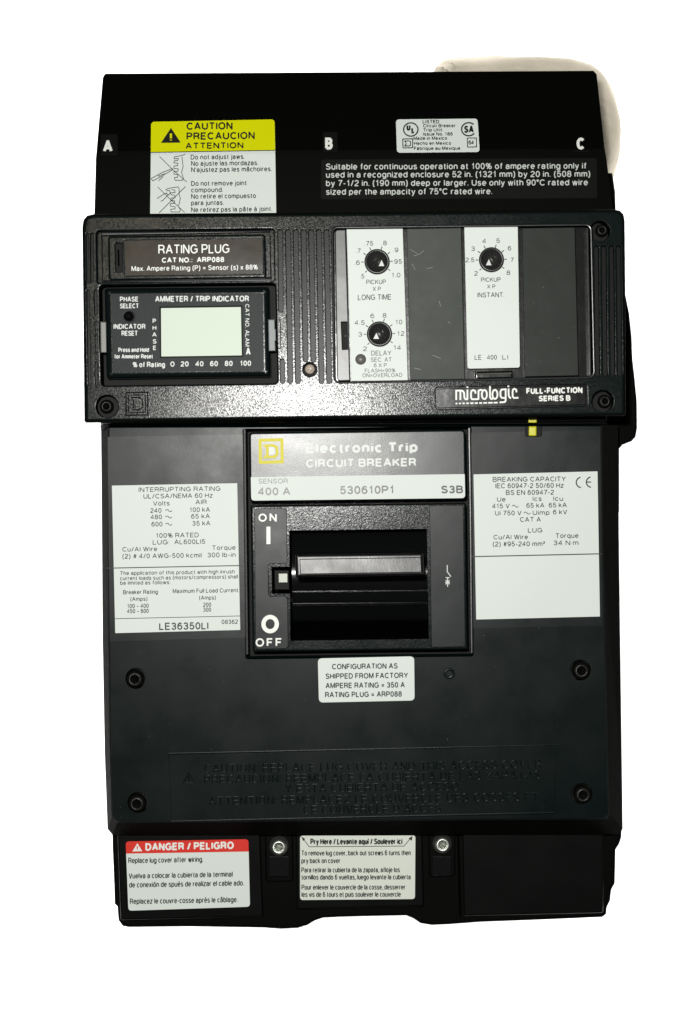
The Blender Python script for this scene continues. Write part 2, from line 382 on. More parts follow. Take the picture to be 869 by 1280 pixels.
g('\u00b2', 2.4, [(0, 8.8), (0.8, 10), (2, 9.6), (2.2, 8.4), (0, 5.6), (2.4, 5.6)])
g('\u00b7', 0.3, [(0, 3.6), (0.01, 4.6)])
g('!', 0.3, [(0, 3), (0, 10)], [(0, 0), (0.01, 1.2)])
g('~', 8.0, arc(2, 4.2, 2, 2.6, 180, 20)+arc(6, 4.6, 2, 2.6, 200, 360))
for ch, base, acc in (('\u00e9', 'e', [(2.2, 8.6), (4.0, 10.6)]), ('\u00e8', 'e', [(1.2, 10.6), (3.0, 8.6)]), ('\u00e2', 'a', [(0.9, 8.6), (2.6, 10.4), (4.3, 8.6)]),
                      ('\u00f3', 'o', [(2.4, 8.6), (4.2, 10.6)]), ('\u00e0', 'a', [(1.2, 10.6), (3.0, 8.6)])):
    G[ch] = (G[base][0], G[base][1]+(acc,))
G['\u00ed'] = (0.6, ([(0.2, 0), (0.2, 7.3)], [(0, 8.6), (1.5, 10.6)]))

def text(mb, st, x0, x1, yb, h, z, m, wt=0.115, slope=-0.011, track=1.0, rot=0):
    """set st so that it fills x0..x1 on the baseline yb (at x0); h = cap height; wt = stroke weight / cap height.
    rot=90 runs down the page from x0 (= y of the start) to x1 with the baseline on x = yb"""
    pen = 0.0; items = []
    wt = wt*1.18
    gap = (1.3+10*wt)*track
    for ch in st:
        if ch == ' ': pen += 3.8; continue
        w, paths = G[ch]; items.append((pen, paths)); pen += w+gap
    total = max(0.5, pen-gap)
    sw = wt*h; tw = (x1-x0)-sw
    if tw < 0.2: tw = 0.01; 
    fx = tw/total; hh = h-sw; lay = 0
    for pen, paths in items:
        for pth in paths:
            lay = (lay+1) % 5
            pts = []
            for gx, gy in pth:
                u = sw/2+(pen+gx)*fx; v = sw/2+gy*hh/10
                if rot == 90: pts.append((yb+v, x0+u))
                else: pts.append((x0+u, yb-v+slope*u))
            closed = len(pth) > 15 and (Vector(pth[0])-Vector(pth[-1])).length < 1e-3
            zz = (lambda x, y, q=lay: zval(z, x, y)+q*0.026)
            mb.stroke(pts, sw, zz, m, closed)

def letters(parent, rows, z, m='ink', name='lettering', **kw):
    mb = MB()
    for r in rows:
        d = dict(kw); d.update(r[5] if len(r) > 5 else {})
        text(mb, r[0], r[1], r[2], r[3], r[4], z, d.pop('m', m), **d)
    return mb.build(name, parent)

def screw(parent, cx, cy, r, z, m, name='screw', slot_w=None, dome=2.0):
    mb = MB()
    mb.disc(cx, cy, [(r, z-3), (r, z), (r*0.95, z+dome*0.35), (r*0.82, z+dome*0.6), (r*0.64, z+dome*0.76), (r*0.5, z+dome*0.8), (r*0.44, z+dome*0.2), (0.05, z-0.6)], m, 28, cap=False)
    for a in (20, 80, 140):
        c, s_ = math.cos(math.radians(a)), math.sin(math.radians(a))
        mb.bar([(cx-c*r*0.5, cy-s_*r*0.5), (cx+c*r*0.5, cy+s_*r*0.5)], r*0.13, z+dome*0.35, z-0.6, m)
    return mb.build(name, parent)

# ------------------------------------------------------------------ setting
tb = MB()
tb.faces([Vector(p) for p in ((-3, -3, 0), (3, -3, 0), (3, 3, 0), (-3, 3, 0))], [(0, 1, 2, 3)], 'table')
t_o = tb.build('tabletop'); t_o['kind'] = 'structure'; t_o['label'] = 'plain white table top under the breaker'

# ------------------------------------------------------------------ the foam pad under the far end
pad_out = [(543, 96), (549, 86), (556, 79), (575, 76), (606, 75), (640, 74), (680, 73.5), (702, 74), (716, 76), (735, 83.5), (748, 93), (758, 107), (766, 126),
           (769.5, 146), (771, 166), (771, 186), (768.5, 204), (763, 222), (752, 240), (730, 252), (650, 256), (580, 250), (550, 220), (541, 160)]
mb = MB()
def smooth_loop(p, n=96):
    out = []
    m_ = len(p)
    for i in range(n):
        t = i*m_/n; k = int(t); f = t-k
        a, b, c, d = (Vector(p[(k+j-1) % m_]) for j in range(4))
        out.append(tuple(0.5*((2*b)+(c-a)*f+(2*a-5*b+4*c-d)*f*f+(3*b-a-3*c+d)*f**3)))
    return out
base = smooth_loop(pad_out)
kk = (CZ-22)/(CZ-ZF)*PX*MM
loops = []
for j in range(15):
    t = -math.pi/2+math.pi*min(1, j/11)
    d = 18*(1-math.cos(t)) if j <= 11 else 18+(j-11)*18
    z = 22.5+22.0*math.sin(t) if j <= 11 else 44.5
    o = inset(base, d)
    lp = []
    for (x, y) in o:
        w = Vector(((x-434.5)*kk, (640-y)*kk, z*MM))
        q = noise.noise(w*55)*0.0022+noise.noise(w*160)*0.0003
        dirv = Vector((w.x-0.062, w.y-0.135, 0)).normalized()
        w += dirv*q
        if 3 < j: w.z = min(0.0458, w.z+0.4*q)
        w.z = max(w.z, 0.0003); lp.append(w)
    loops.append(lp)
for a, b in zip(loops, loops[1:]): mb.ring(a, b, 'pad', True)
c = Vector((0, 0, 0))
for v in loops[-1]: c += v
c /= len(loops[-1])
n = len(loops[-1])
mb.faces(loops[-1]+[c], [(i, (i+1) % n, n) for i in range(n)], 'pad', True)
mb.face(loops[0], 'pad')
pad = mb.build('foam_pad')
pad['label'] = 'off white rounded foam pad poking out behind the black top corner'; pad['category'] = 'pad'

# ------------------------------------------------------------------ the breaker
br = bpy.data.objects.new('circuit_breaker', None); COL.objects.link(br)
br['label'] = 'large black moulded circuit breaker covered in printed rating labels'; br['category'] = 'circuit breaker'

# ---- line end: a shroud that falls away towards the top
LZ = [(90, 74.0), (193, 98.0), (270, 100.0)]
def zl(x, y):
    if y <= 193: return 90.0+(y-90)*(8.0/103)
    return 98.0+(y-193)*(2.0/77)
mb = MB()
Lx = [(130, 92), (120.5, 194), (118, 272)]; Rx = [(744.5, 88.5), (758, 192), (769, 268)]
fr = [P(128.5, 97, zl(0, 95)), P(131.5, 92, zl(0, 90.5)), P(742, 88.5, zl(0, 90)), P(746, 93, zl(0, 93)),
      P(756, 186, zl(0, 190)), P(757.5, 194, zl(0, 193)), P(767.5, 268, zl(0, 268)), P(118, 272, zl(0, 272)), P(120, 196, zl(0, 193)), P(120.7, 189, zl(0, 190))]
# front: slope, crease, step
mb.face([fr[i] for i in (0, 1, 2, 3, 4, 9)][::-1], 'dull')
mb.face([fr[i] for i in (9, 4, 5, 8)][::-1], 'dull')
mb.face([fr[i] for i in (8, 5, 6, 7)][::-1], 'dull')
low = [Vector((p.x, p.y, 0.047)) for p in fr]
mb.ring(fr, low, 'side_shade'); mb.face(low, 'side_shade')
# lower shoulder on the right hand wall
mb.plate([(757, 216), (765.5, 216.5), (769, 240), (770, 275), (756, 275)], 82, (47,), 'side_shade', 0.5)
line_end = mb.build('line_end_cover', br)
zl1 = lambda x, y: zl(x, y)+0.35
zl2 = lambda x, y: zl(x, y)+0.8
zl3 = lambda x, y: zl(x, y)+1.0
for st, x0, x1, yb, bx in (('A', 128.8, 141, 190.5, (126, 168, 147, 194)), ('B', 406.5, 416, 187, (404, 165, 422, 190)), ('C', 720.8, 731.2, 187, (717, 166, 736, 190))):
    mb = MB(); mb.plate(rect(*bx, 1.5), lambda x, y: zl(x, y)+0.2, lambda x, y: zl(x, y)-0.5, 'darkfilm')
    text(mb, st, x0, x1, yb, 15.0, lambda x, y: zl(x, y)+0.5, 'white', 0.2, -0.01)
    mb.build('phase_letter', line_end)

# ---- caution label
def sheet(name, quad, r, z, m, parent=br, th=0.3):
    mb = MB()
    zz = (lambda x, y: zval(z, x, y)) if callable(z) else z
    zb = (lambda x, y: zval(z, x, y)-th) if callable(z) else z-th
    mb.plate(rq(*quad, r), zz, zb, m)
    return mb.build(name, parent)
# split at the crease so that the sheet follows the shroud
def band(name, x_l, x_r, ys, r_top, m, z):
    pass
mb = MB()
cq_top = rq((189, 152.3), (343.3, 149.2), (344.2, 192.6), (188.6, 193.4), (4, 4, 0, 0))
mb.plate(cq_top, zl1, zl, 'paper')
mb.plate(rq((188.6, 193.4), (344.2, 192.6), (345.4, 268), (187.8, 270)), zl1, zl, 'paper')
caution = mb.build('caution_label', br)
mb = MB(); mb.plate(rq((189, 152.3), (343.3, 149.2), (344, 187.6), (188.6, 190.2), (4, 4, 0, 0)), lambda x, y: zl(x, y)+0.5, lambda x, y: zl(x, y)+0.2, 'yellow')
mb.stroke([(188.6, 190.4), (344, 187.8)], 0.9, zl2, 'ink')
mb.build('header_band', caution)
mb = MB(); mb.flat([(201.3, 178.6), (226, 178.2), (213.8, 159.8)], zl2, 'ink')
text(mb, '!', 212.4, 215.2, 177, 11.5, zl3, 'yellow', 0.2, 0); mb.build('warning_triangle', caution)
B = dict(wt=0.165)
letters(caution, [('CAUTION', 233.2, 290.8, 162.4, 9.3, B), ('PRECAUCION', 233.2, 318.5, 174.8, 9.2, B), ('ATTENTION', 232, 304.3, 186.2, 7.8, B),
  ('Do not adjust jaws.', 238.5, 306, 199.4, 6.1), ('No ajuste las mordazas.', 239, 323, 207.4, 6.1), ("N'ajustez pas les m\u00e2choires.", 239, 340, 215.2, 6.1),
  ('Do not remove joint', 239, 308.5, 232.4, 6.1), ('compound.', 239, 279, 240.5, 6.1), ('No retire el compuesto', 239, 320, 248.5, 6.1),
  ('para juntas.', 239, 280, 256.6, 6.1), ('Ne retirez pas la p\u00e2te \u00e0 joint.', 239, 340.5, 265.2, 6.1)], zl2, 'ink', wt=0.125, slope=-0.012)
pic1 = [[(199.5, 195.5), (216, 212), (233.5, 227.5)],
 [(231.5, 192.5), (228, 194.3), (218, 196), (217.8, 198.5), (223, 198), (222.5, 200.5), (218, 201), (217.5, 203.5), (222.5, 204), (222, 207), (217.5, 207.5), (217.5, 210.5), (223, 211), (222.5, 214), (217.5, 214.5), (217.5, 217.5), (222.5, 218), (222, 221.5), (218, 222), (219, 225.3), (228, 225.3), (229.5, 223.5), (227, 215.5), (229, 208), (227.5, 196)],
 [(189.2, 223), (197.5, 218.5), (199.6, 221.5), (191, 226), (189, 223)], [(197.5, 218.5), (203, 215.5), (216, 210.5)], [(199.6, 221.5), (204, 219), (216.5, 211.8)], [(198.3, 225.8), (204, 220.5)], [(199, 219.5), (206, 216.8), (201, 220.5), (207, 217.2)]]
pic2 = [[(197, 233.5), (214, 250), (231, 265.5)], [(232, 233), (215, 250), (199, 266)],
 [(207, 237.5), (210, 235.5), (223, 233.5), (224, 236), (224, 243), (225.5, 248), (224, 255), (222.5, 257.5), (225.5, 262), (224.5, 265), (214, 264.8), (213.5, 261.5), (219, 261), (219, 258.5), (213, 257.5), (213, 254.5), (218.5, 254), (218.5, 251), (213.5, 250.5), (214, 247.5), (219, 247), (218.5, 244), (214, 243.5), (213, 241), (219, 240.5), (218.5, 237.5), (214.5, 237)],
 [(196.5, 248), (205, 242.5), (209, 241)], [(201, 251.5), (203.5, 250.5), (208, 246), (211, 243)], [(208, 238.5), (212, 238), (213, 241), (211, 243.5), (208, 242)]]
for pc in (pic1, pic2):
    mb = MB()
    for i, p in enumerate(pc): mb.stroke(p, 0.75, (lambda x, y, q=i: zl(x, y)+0.8+q*0.008), 'ink')
    mb.build('pictogram', caution)

# ---- listing label
lq = ((495, 149.3), (597, 148.2), (599.8, 190), (496.3, 191))
listing = sheet('listing_label', lq, 4, zl1, 'paper', th=0.35)
K = dict(wt=0.15)
letters(listing, [('LISTED', 528.3, 549, 154.2, 4.4), ('Circuit Breaker', 529, 569.5, 159.2, 4.2), ('Trip Unit', 529, 553, 164.4, 4.2), ('Issue No. 186', 529, 566, 169.6, 4.2),
  ('Made in Mexico', 517, 559, 175.0, 4.3), ('Hecho en Mexico', 517.5, 564, 181.2, 4.3), ('Fabrique au Mexique', 517.5, 575.5, 187.6, 4.4)], zl2, 'ink', wt=0.15, slope=-0.006)
mb = MB(); mb.stroke([(513.6+9*math.cos(a*math.pi/18), 161.8+8.3*math.sin(a*math.pi/18)) for a in range(36)], 1.5, zl2, 'ink', True)
text(mb, 'U', 508.2, 513.2, 163.2, 7.4, zl3, 'ink', 0.24, 0); text(mb, 'L', 514.2, 518.6, 166.6, 7.4, zl3, 'ink', 0.24, 0); mb.build('emblem', listing)
mb = MB(); mb.stroke([(586+8.9*math.cos(math.radians(a)), 161.5+8.2*math.sin(math.radians(a))) for a in range(38, 325, 12)], 1.6, zl2, 'ink')
text(mb, 'S', 580.2, 585.6, 166, 9, zl3, 'ink', 0.2, 0); text(mb, 'A', 586, 592.4, 166, 9, zl3, 'ink', 0.2, 0); mb.build('emblem', listing)
mb = MB(); mb.stroke([(503.6, 173.6), (515.8, 173.4), (516, 184.6), (503.8, 184.8)], 1.1, zl2, 'ink', True)
mb.stroke([(506.2, 176), (511, 176), (513.3, 177), (513.3, 181.5), (511, 182.4), (506.2, 182.4), (506.2, 181.5), (507.6, 181), (507.6, 177.4), (506.2, 177)], 1.0, zl2, 'ink', True); mb.build('emblem', listing)
mb = MB(); mb.stroke([(584.3, 172.6), (595.6, 172.4), (595.8, 183.6), (584.5, 183.8)], 1.0, zl2, 'ink', True)
text(mb, '64', 585.6, 592.5, 180.6, 5.2, zl3, 'ink', 0.15, 0); mb.build('emblem', listing)

# ---- suitability label
suit = sheet('suitability_label', ((401.5, 199.5), (746, 197.6), (746.6, 247.6), (401.2, 249.3)), 3, zl1, 'darkfilm', th=0.35)
letters(suit, [('Suitable for continuous operation at 100% of ampere rating only if', 407.4, 733.2, 212.2, 7.8), ('used in a recognized enclosure 52 in. (1321 mm) by 20 in. (508 mm)', 407.6, 738, 222.3, 7.8),
  ('by 7-1/2 in. (190 mm) deep or larger. Use only with 90\u00b0C rated wire', 407.6, 735, 232.9, 7.8), ('sized per the ampacity of 75\u00b0C rated wire.', 407.6, 615.6, 243.6, 7.8)], zl2, 'softwhite', wt=0.135, slope=-0.0035)

# ---- housing: the middle block with the operating pocket
mb = MB()
BO = [(126.5, 534), (772.5, 532), (774, 700), (777.5, 960), (778.5, 1036), (774, 1043), (141, 1044), (134.5, 1036), (131, 940), (128.5, 800)]
BI = [(137, 535), (750.5, 533), (752.5, 700), (758.5, 960), (760, 1018), (757, 1022), (147, 1026.5), (142, 1021), (139.5, 940), (137.8, 800)]
pocket = rq((304.5, 537), (588.5, 534), (591, 819.5), (308, 823), 2)
top = [P(x, y, 110) for x, y in BI]
dips = [circ(170, 848, 13.2), circ(172.5, 1003, 13.2), circ(725.5, 837.5, 13.2), circ(727.5, 992, 13.2)]
holes = [inset(pocket, -1.2)]+dips
fl, tr_ = fill(BI, holes)
mb.faces([P(x, y, 110) for x, y in fl], tr_, 'body')
edge = [P(x, y, 109.2) for x, y in inset(BI, -2.2)]
mb.ring(top, edge, 'body')
base_l = [P(x, y, 100) for x, y in BO]
mb.ring(edge, base_l, 'side_shade'); foot = [Vector((p.x*0.985, p.y*0.985, 0.0)) for p in base_l]
mb.ring(base_l, foot, 'side_shade'); mb.face(foot, 'side_shade')
rim = [P(x, y, 110) for x, y in holes[0]]; r2 = [P(x, y, 109.2) for x, y in pocket]; r3 = [P(x, y, 99) for x, y in pocket]
mb.ring(rim, r2, 'gloss'); mb.ring(r2, r3, 'gloss')
well = rq((338, 661), (536, 659), (538, 802), (341, 804))
fl, tr_ = fill(pocket, [well])
mb.faces([P(x, y, 99) for x, y in fl], tr_, 'deep')
w1 = [P(x, y, 99) for x, y in well]; w2 = [Vector((p.x, p.y, 0.062)) for p in w1]
mb.ring(w1, w2, 'deep'); mb.face(w2, 'deep')
for d in dips:
    a = [P(x, y, 110) for x, y in d]; b_ = [Vector((p.x, p.y, 0.1045)) for p in a]
    mb.ring(a, b_, 'deep'); mb.face(b_, 'deep')
# rounded lip under the trip unit and step behind it
lip = [(113.2, 522.5), (113.6, 524.6), (113.4, 526.6), (112.4, 528.4), (110.6, 529.6)]
for (za, ya), (zb_, yb_) in zip(lip, lip[1:]):
    mb.face([P(126, ya+1.8, za), P(756, ya-1.6, za), P(756, yb_-1.6, zb_), P(126, yb_+1.8, zb_)], 'gloss', True)
mb.face([P(126, 531, 110.6), P(756, 528, 110.6), P(756, 535, 104), P(126, 537, 104)], 'deep')
mb.plate(rect(127, 500, 756, 531, 0, -0.003), 110.55, (96,), 'dull')
housing = mb.build('housing', br)
# rounded rim round the operating pocket
mb = MB()
mb.bar([(305.6, 536.6), (306.4, 627), (308.8, 818)], 4.8, 110.42, 110.02, 'rim')
mb.bar([(590.2, 816), (588.6, 640), (587, 535)], 4.8, 110.42, 110.02, 'rim')
mb.bar([(310, 821.6), (590, 818.4)], 3.2, 110.9, 109.6, 'body')
mb.build('pocket_rim', housing)
# moulded notice frame and lettering
mb = MB()
mb.bar([(211, 942), (697, 931), (692, 1016), (214, 1026.5)], 1.6, 110.09, 109.95, 'body', True)
mb.disc(561.5, 842, [(7.2, 109.98), (6.2, 110.16), (4.6, 110.18), (3.2, 109.98), (0.05, 109.95)], 'body', 24, cap=False)
SL = -0.0135
for st, x0, x1, yb in (('CAUTION: REPLACE LUG COVER AND THIS ACCESS COVER', 256, 676, 965.5), ('PRECAUCION: REEMPLACE LA CUBIERTA DE LAS ZAPATAS', 256, 675, 979),
                       ('Y ESTA CUBIERTA DE ACCESO.', 357, 576, 990.5), ('ATTENTION: REMPLACEZ LE COUVERCLE DES COSSES ET', 262, 672, 1006), ('CE COUVERCLE D\'ACCES.', 380, 554, 1017)):
    pen = 0.0; wt = 0.13; h = 9.6
    items = []
    for ch in st:
        if ch == ' ': pen += 4.5; continue
        w, pa = G[ch]; items.append((pen, pa)); pen += w+3.2
    fx = (x1-x0)/(pen-3.2)
    for pn, pa in items:
        for pth in pa:
            mb.bar([(x0+(pn+gx)*fx, yb-gy*h/10+SL*(pn+gx)*fx) for gx, gy in pth], 1.5, 110.13, 109.95, 'body')
mb.bar([(229, 979), (243, 978.5), (236, 966)], 1.5, 110.13, 109.95, 'body', True)
mb.bar([(236, 976), (236, 970)], 1.6, 110.3, 109.9, 'body')
mb.build('moulded_notice', housing)
for cx, cy in ((170, 848), (172.5, 1003), (725.5, 837.5), (727.5, 992)):
    screw(br, cx, cy, 11.4, 107.6, 'dark_steel')

# ---- plain black block bulging out low on the right
mb = MB()
mb.plate([(760, 330), (777, 352), (782.5, 372), (786.5, 392), (789.5, 420), (790.5, 448), (793, 470), (796, 500), (796.5, 535), (794.5, 546), (789.5, 551.5), (778, 556), (774, 561), (774, 640), (758, 640)], 88, (8,), 'side_shade', 1.0)
mb.build('side_bulge', br)

# ---- trip unit cover
ZC = 128.0
cover_out = [(103, 284), (104.5, 275), (109, 269.6), (117, 267.6), (430, 265.4), (766, 261.6), (775, 263.5), (779.5, 268), (781, 276), (782, 400), (782.3, 517.5), (780, 520), (430, 524), (108, 528.5), (105.6, 526.5), (104.4, 400)]
slots = []
for xt, xb, yb in ((360, 363, 479.5), (369.6, 372.6, 479.5), (379.4, 382, 452.5), (389, 391.8, 452.5), (398.6, 402, 479.5), (408, 411.6, 479.5)):
    slots.append(slot(xt, 286.5, xb, yb, 3.0))
slots += [slot(350.3, 286.5, 351.2, 390, 2.8), slot(352.8, 448.5, 353.4, 479.5, 2.8)]
slots += [slot(109.0, 291, 109.6, 353, 1.7), slot(114.6, 291, 115, 353, 1.7), slot(109.6, 362, 111.8, 482, 1.9), slot(119, 362, 119.6, 393, 1.8), slot(120, 452, 120.4, 482, 1.8)]
for xt, xb in ((745.6, 747), (755, 756.6), (764.6, 766.2), (773.4, 775.2)):
    slots.append(slot(xt, 307, xb, 470, 3.1))
plug_p = rq((120.5, 288.5), (342, 286), (343, 351.5), (121.5, 354), 4)
met_p = rq((124.6, 356.6), (344, 354), (347, 479.2), (127, 482), 5)
set_p = rq((416.8, 285.6), (737.5, 282.2), (741.5, 470.2), (419.6, 477), 6)
scr = [(134, 508, 14), (753.5, 501.5, 13.6), (750, 289, 12.6)]
hl = [(plug_p, 124.6, 0.5, 'grain'), (met_p, 119.0, 0.6, 'deep'), (set_p, 123.0, 0.6, 'gloss')]
hl += [(sl_, 125.4, 0.2, 'groove_shade') for sl_ in slots]
hl += [(circ(x, y, r), 122.0, 0.3, 'deep') for x, y, r in scr] + [(circ(387.3, 462, 8.6), 124.0, 0.3, 'deep')]
npq = rq((544.5, 484.6), (733.8, 480.4), (734.6, 507.2), (545.6, 511.6), 3)
hl += [(npq, 127.0, 0.3, 'gloss')]
mb = MB(); mb.plate(cover_out, ZC, 110.7, 'grain', 1.4, hl, 'side_shade', True)
# shallow step along the top edge
cover = mb.build('trip_unit_cover', br)
for x, y, r in scr: screw(cover, x+0.8, y+0.8, r*0.62, 123.4, 'dark_steel', dome=2.2)
mb = MB(); mb.disc(387.6, 462.2, [(6.0, 123.5), (6.0, 126.2), (5.2, 126.9), (0.05, 126.7)], 'pin', 24, cap=False); mb.bar([(384.6, 463), (386.6, 461), (388.6, 463.4), (390.6, 461.4)], 0.8, 127.2, 126.6, 'clip'); mb.build('retaining_pin', cover)
mb = MB()
mb.bar([(157.6, 491), (184.6, 490.4), (185, 518.6), (158, 519.2)], 1.7, 128.4, 127.98, 'rim', True)
mb.bar([(160.8, 494), (181.6, 493.6), (182, 515.4), (161, 516)], 1.2, 128.4, 127.98, 'rim', True)
mb.bar([(164, 497), (174, 496.6), (178, 499.4), (178.4, 508.6), (174.6, 512), (164.2, 512.4), (167, 509), (167, 500)], 1.4, 128.4, 127.98, 'rim', True)
mb.build('moulded_emblem', cover)

# ---- rating plug
mb = MB()
plug_o = rq((135, 295.2), (331.6, 292.6), (333, 347.4), (136, 350.4), 4)
mb.plate(plug_o, 128.6, (124.2,), 'grain', 0.7, [(rq((142.4, 301.2), (328, 297.8), (329, 342.6), (143.4, 345), 1.5), 128.0, 0.3, 'grain')][:0]+[(rq((155, 300.4), (328, 297.8), (329, 342.6), (156, 345), 1.5), 128.0, 0.3, 'grain'), (rq((143.6, 303.4), (152.6, 303.2), (153.4, 340), (144.6, 340.2), 1.5), 124.9, 0.25, 'deep')])
# raised frame round the plug
mb.bar([(127.4, 292), (337.5, 289.4), (339, 349.4), (128.4, 352)], 3.4, 125.3, 124.65, 'rim', True)
plug = mb.build('rating_plug', br)
mb = MB(); mb.plate(rq((156.2, 301.4), (327.4, 298.8), (328.2, 341.8), (157.4, 344.2), 1.5), 128.35, 127.9, 'plug'); mb.build('plug_label', plug)
mb = MB(); mb.bar([(148, 312), (148.6, 332)], 2.6, 127.0, 124.8, 'gloss'); mb.build('pry_slot', plug)
letters(plug, [('RATING PLUG', 198, 287, 317.6, 11.6, dict(wt=0.115)), ('CAT NO.:  ARP088', 202.4, 280.4, 328.6, 6.6, dict(wt=0.18)),
   ('Max. Ampere Rating (P) = Sensor (s) x 88%', 164.5, 322.4, 339, 6.3, dict(wt=0.13))], 128.6, 'white', slope=-0.013)

# ---- ammeter module
mb = MB()
met_o = rq((131, 360.6), (336.4, 358.8), (338.4, 470.4), (133.6, 473), 3)
mb.plate(met_o, 128.2, (119,), 'grain', 1.9, [(rq((199.8, 383.6), (302.6, 382.2), (303.8, 445.6), (200.4, 447), 1), 126.6, 0.25, 'deep'), (circ(161.8, 396, 7.0), 125.0, 0.2, 'deep')])
mb.plate(rq((139.4, 367.6), (328.6, 366.2), (330.2, 463.6), (141, 465.4), 2), 128.5, 128.1, 'meter', 0, [(rq((199.4, 383.2), (303.0, 381.8), (304.2, 446), (200, 447.4), 1), None, 0, None), (circ(161.8, 396, 7.2), None, 0, None)])
meter = mb.build('ammeter', br)
mb = MB(); mb.plate(rq((201.4, 385.2), (301.2, 383.8), (302.4, 444.2), (201.8, 445.6), 0.6), 127.3, 126.5, 'lcd'); mb.build('display', meter)
mb = MB(); mb.disc(161.8, 396, [(5.4, 125), (5.4, 127.4), (4.4, 128.6), (2.6, 129.1), (0.05, 129.2)], 'gloss', 24, cap=False); mb.build('push_button', meter)
mb = MB(); mb.plate(rq((125.2, 402), (133, 402), (133.6, 441), (125.8, 441), 1), 128.4, 120, 'clip', 0.4); mb.plate(rq((118.4, 402), (124, 402), (124.4, 441.5), (119, 441.5), 1), 128.3, 127.5, 'grain', 0.3, [(rect(120.6, 414, 124, 430), 124, 0, 'deep')]); mb.build('clip', meter)
mb = MB(); mb.plate(rq((335.2, 399.4), (343.8, 399.2), (344.2, 413), (344.8, 438.8), 0.6)[:0] or [(335.2, 399.4), (343.6, 399.2), (343.9, 411), (345, 411.4), (345.2, 426), (344.2, 426.4), (344.6, 438.8), (336, 439)], 128.6, 120, 'paleclip', 0.35); mb.plate([(346, 398.6), (350.4, 398.6), (351.4, 405), (351.6, 436), (347, 436.4)], 128.5, 126, 'grain', 0.3); mb.build('clip', meter)
zt = 128.75
letters(meter, [('PHASE', 150, 173.2, 377.2, 6.4), ('SELECT', 150, 173.8, 385.5, 6.2), ('INDICATOR', 142, 182, 411.4, 6.4), ('RESET', 152, 172.4, 419.8, 6.4),
  ('P', 190.9, 195.2, 404, 5.6), ('H', 190.8, 195.6, 412.6, 5.6), ('A', 190.4, 196, 421, 5.6), ('S', 191, 195.8, 429.6, 5.6), ('E', 191.4, 195.4, 437.6, 5.6),
  ('Press and Hold', 148, 186.4, 440.2, 5.6, dict(wt=0.17)), ('for Ammeter Reset', 143, 191.4, 448.4, 5.6, dict(wt=0.17)), ('% of Rating', 166, 206.4, 459.2, 6.8),
  ('0', 213, 218.4, 458.4, 6.6), ('20', 226, 236, 458.2, 6.6), ('40', 244.4, 254.6, 458.0, 6.6), ('60', 262.6, 272.6, 457.8, 6.6), ('80', 281, 291, 457.6, 6.6), ('100', 300, 314, 457.4, 6.6),
  ('AMMETER / TRIP INDICATOR', 194, 311.4, 377.4, 7.4), ('CAT NO. ALAM', 380, 433, 306.6, 5.2, dict(rot=90, wt=0.13)), ('A', 307.4, 313.4, 443.8, 9)], zt, 'softwhite', wt=0.165, slope=-0.004)

# ---- setting plates in the recess
sp = MB(); sp.plate(rq((433.4, 286.6), (503.6, 285.8), (510, 475.4), (439, 476.4), 0.5), 126.6, 123.2, 'paper', 0.15)
plate1 = sp.build('setting_plate', br)
sp = MB(); sp.plate(rq((580.4, 283.6), (647.4, 282.8), (650.2, 459.6), (584.4, 461), (0.5, 0.5, 3, 3)), 126.6, 123.2, 'paper', 0.15)
plate2 = sp.build('setting_plate', br)
for pts, mname in ((rq((508.6, 285.8), (576.6, 284.6), (581.2, 474), (512.8, 475), 1), 'blank'), (rq((652.8, 285), (718.8, 284), (723.4, 469.6), (656, 471), 1), 'blank2')):
    sp = MB(); sp.plate(pts, 126.2, 123.2, mname, 0.25)
    if mname == 'blank':                       # hairline scratches
        for sc in ([(513, 312), (522, 317)], [(517, 320), (524, 318), (530, 313)], [(515, 330), (519, 337)], [(549, 376), (551, 383)], [(541, 444), (551, 448)], [(560, 402), (563, 404)], [(518, 460), (526, 462)], [(534, 336), (541, 334)]):
            sp.stroke(sc, 0.45, 126.22, 'clip')
    sp.build('blank_plate', br)
# clear-edged frame bars: left cheek with its small window, right bright edge, foot clip
sp = MB()
cheek = rq((418.6, 287), (432.4, 286.6), (438, 476), (421.4, 476.6), (4, 0, 0, 4))
sp.plate(cheek, 126.3, 123.1, 'cheek', 0.4, [(rq((426.6, 402.4), (434.4, 402.2), (435.6, 436.6), (428, 437), 0.5), 123.4, 0.2, 'deep')])
sp.disc(432, 420, [(1.3, 123.4), (1.0, 124.4), (0.05, 124.6)], 'paleclip', 12, cap=False)
sp.build('cover_cheek', br)
sp = MB(); sp.bar([(734.4, 285), (738.2, 469)], 2.6, 127.6, 123, 'paleclip'); sp.build('cover_edge', br)
sp = MB(); sp.plate(rq((593.6, 464.6), (640.4, 463.4), (641, 472.8), (594.4, 474), 0.8), 125.4, 123.1, 'gloss', 0.6); sp.bar([(595, 467.6), (639.6, 466.6)], 2.4, 126.0, 125.2, 'clip'); sp.build('foot_clip', br)

sp = MB(); sp.bar(inset(set_p, -1.5), 3.0, 128.3, 128.0, 'rim', True); sp.build('recess_rim', cover)

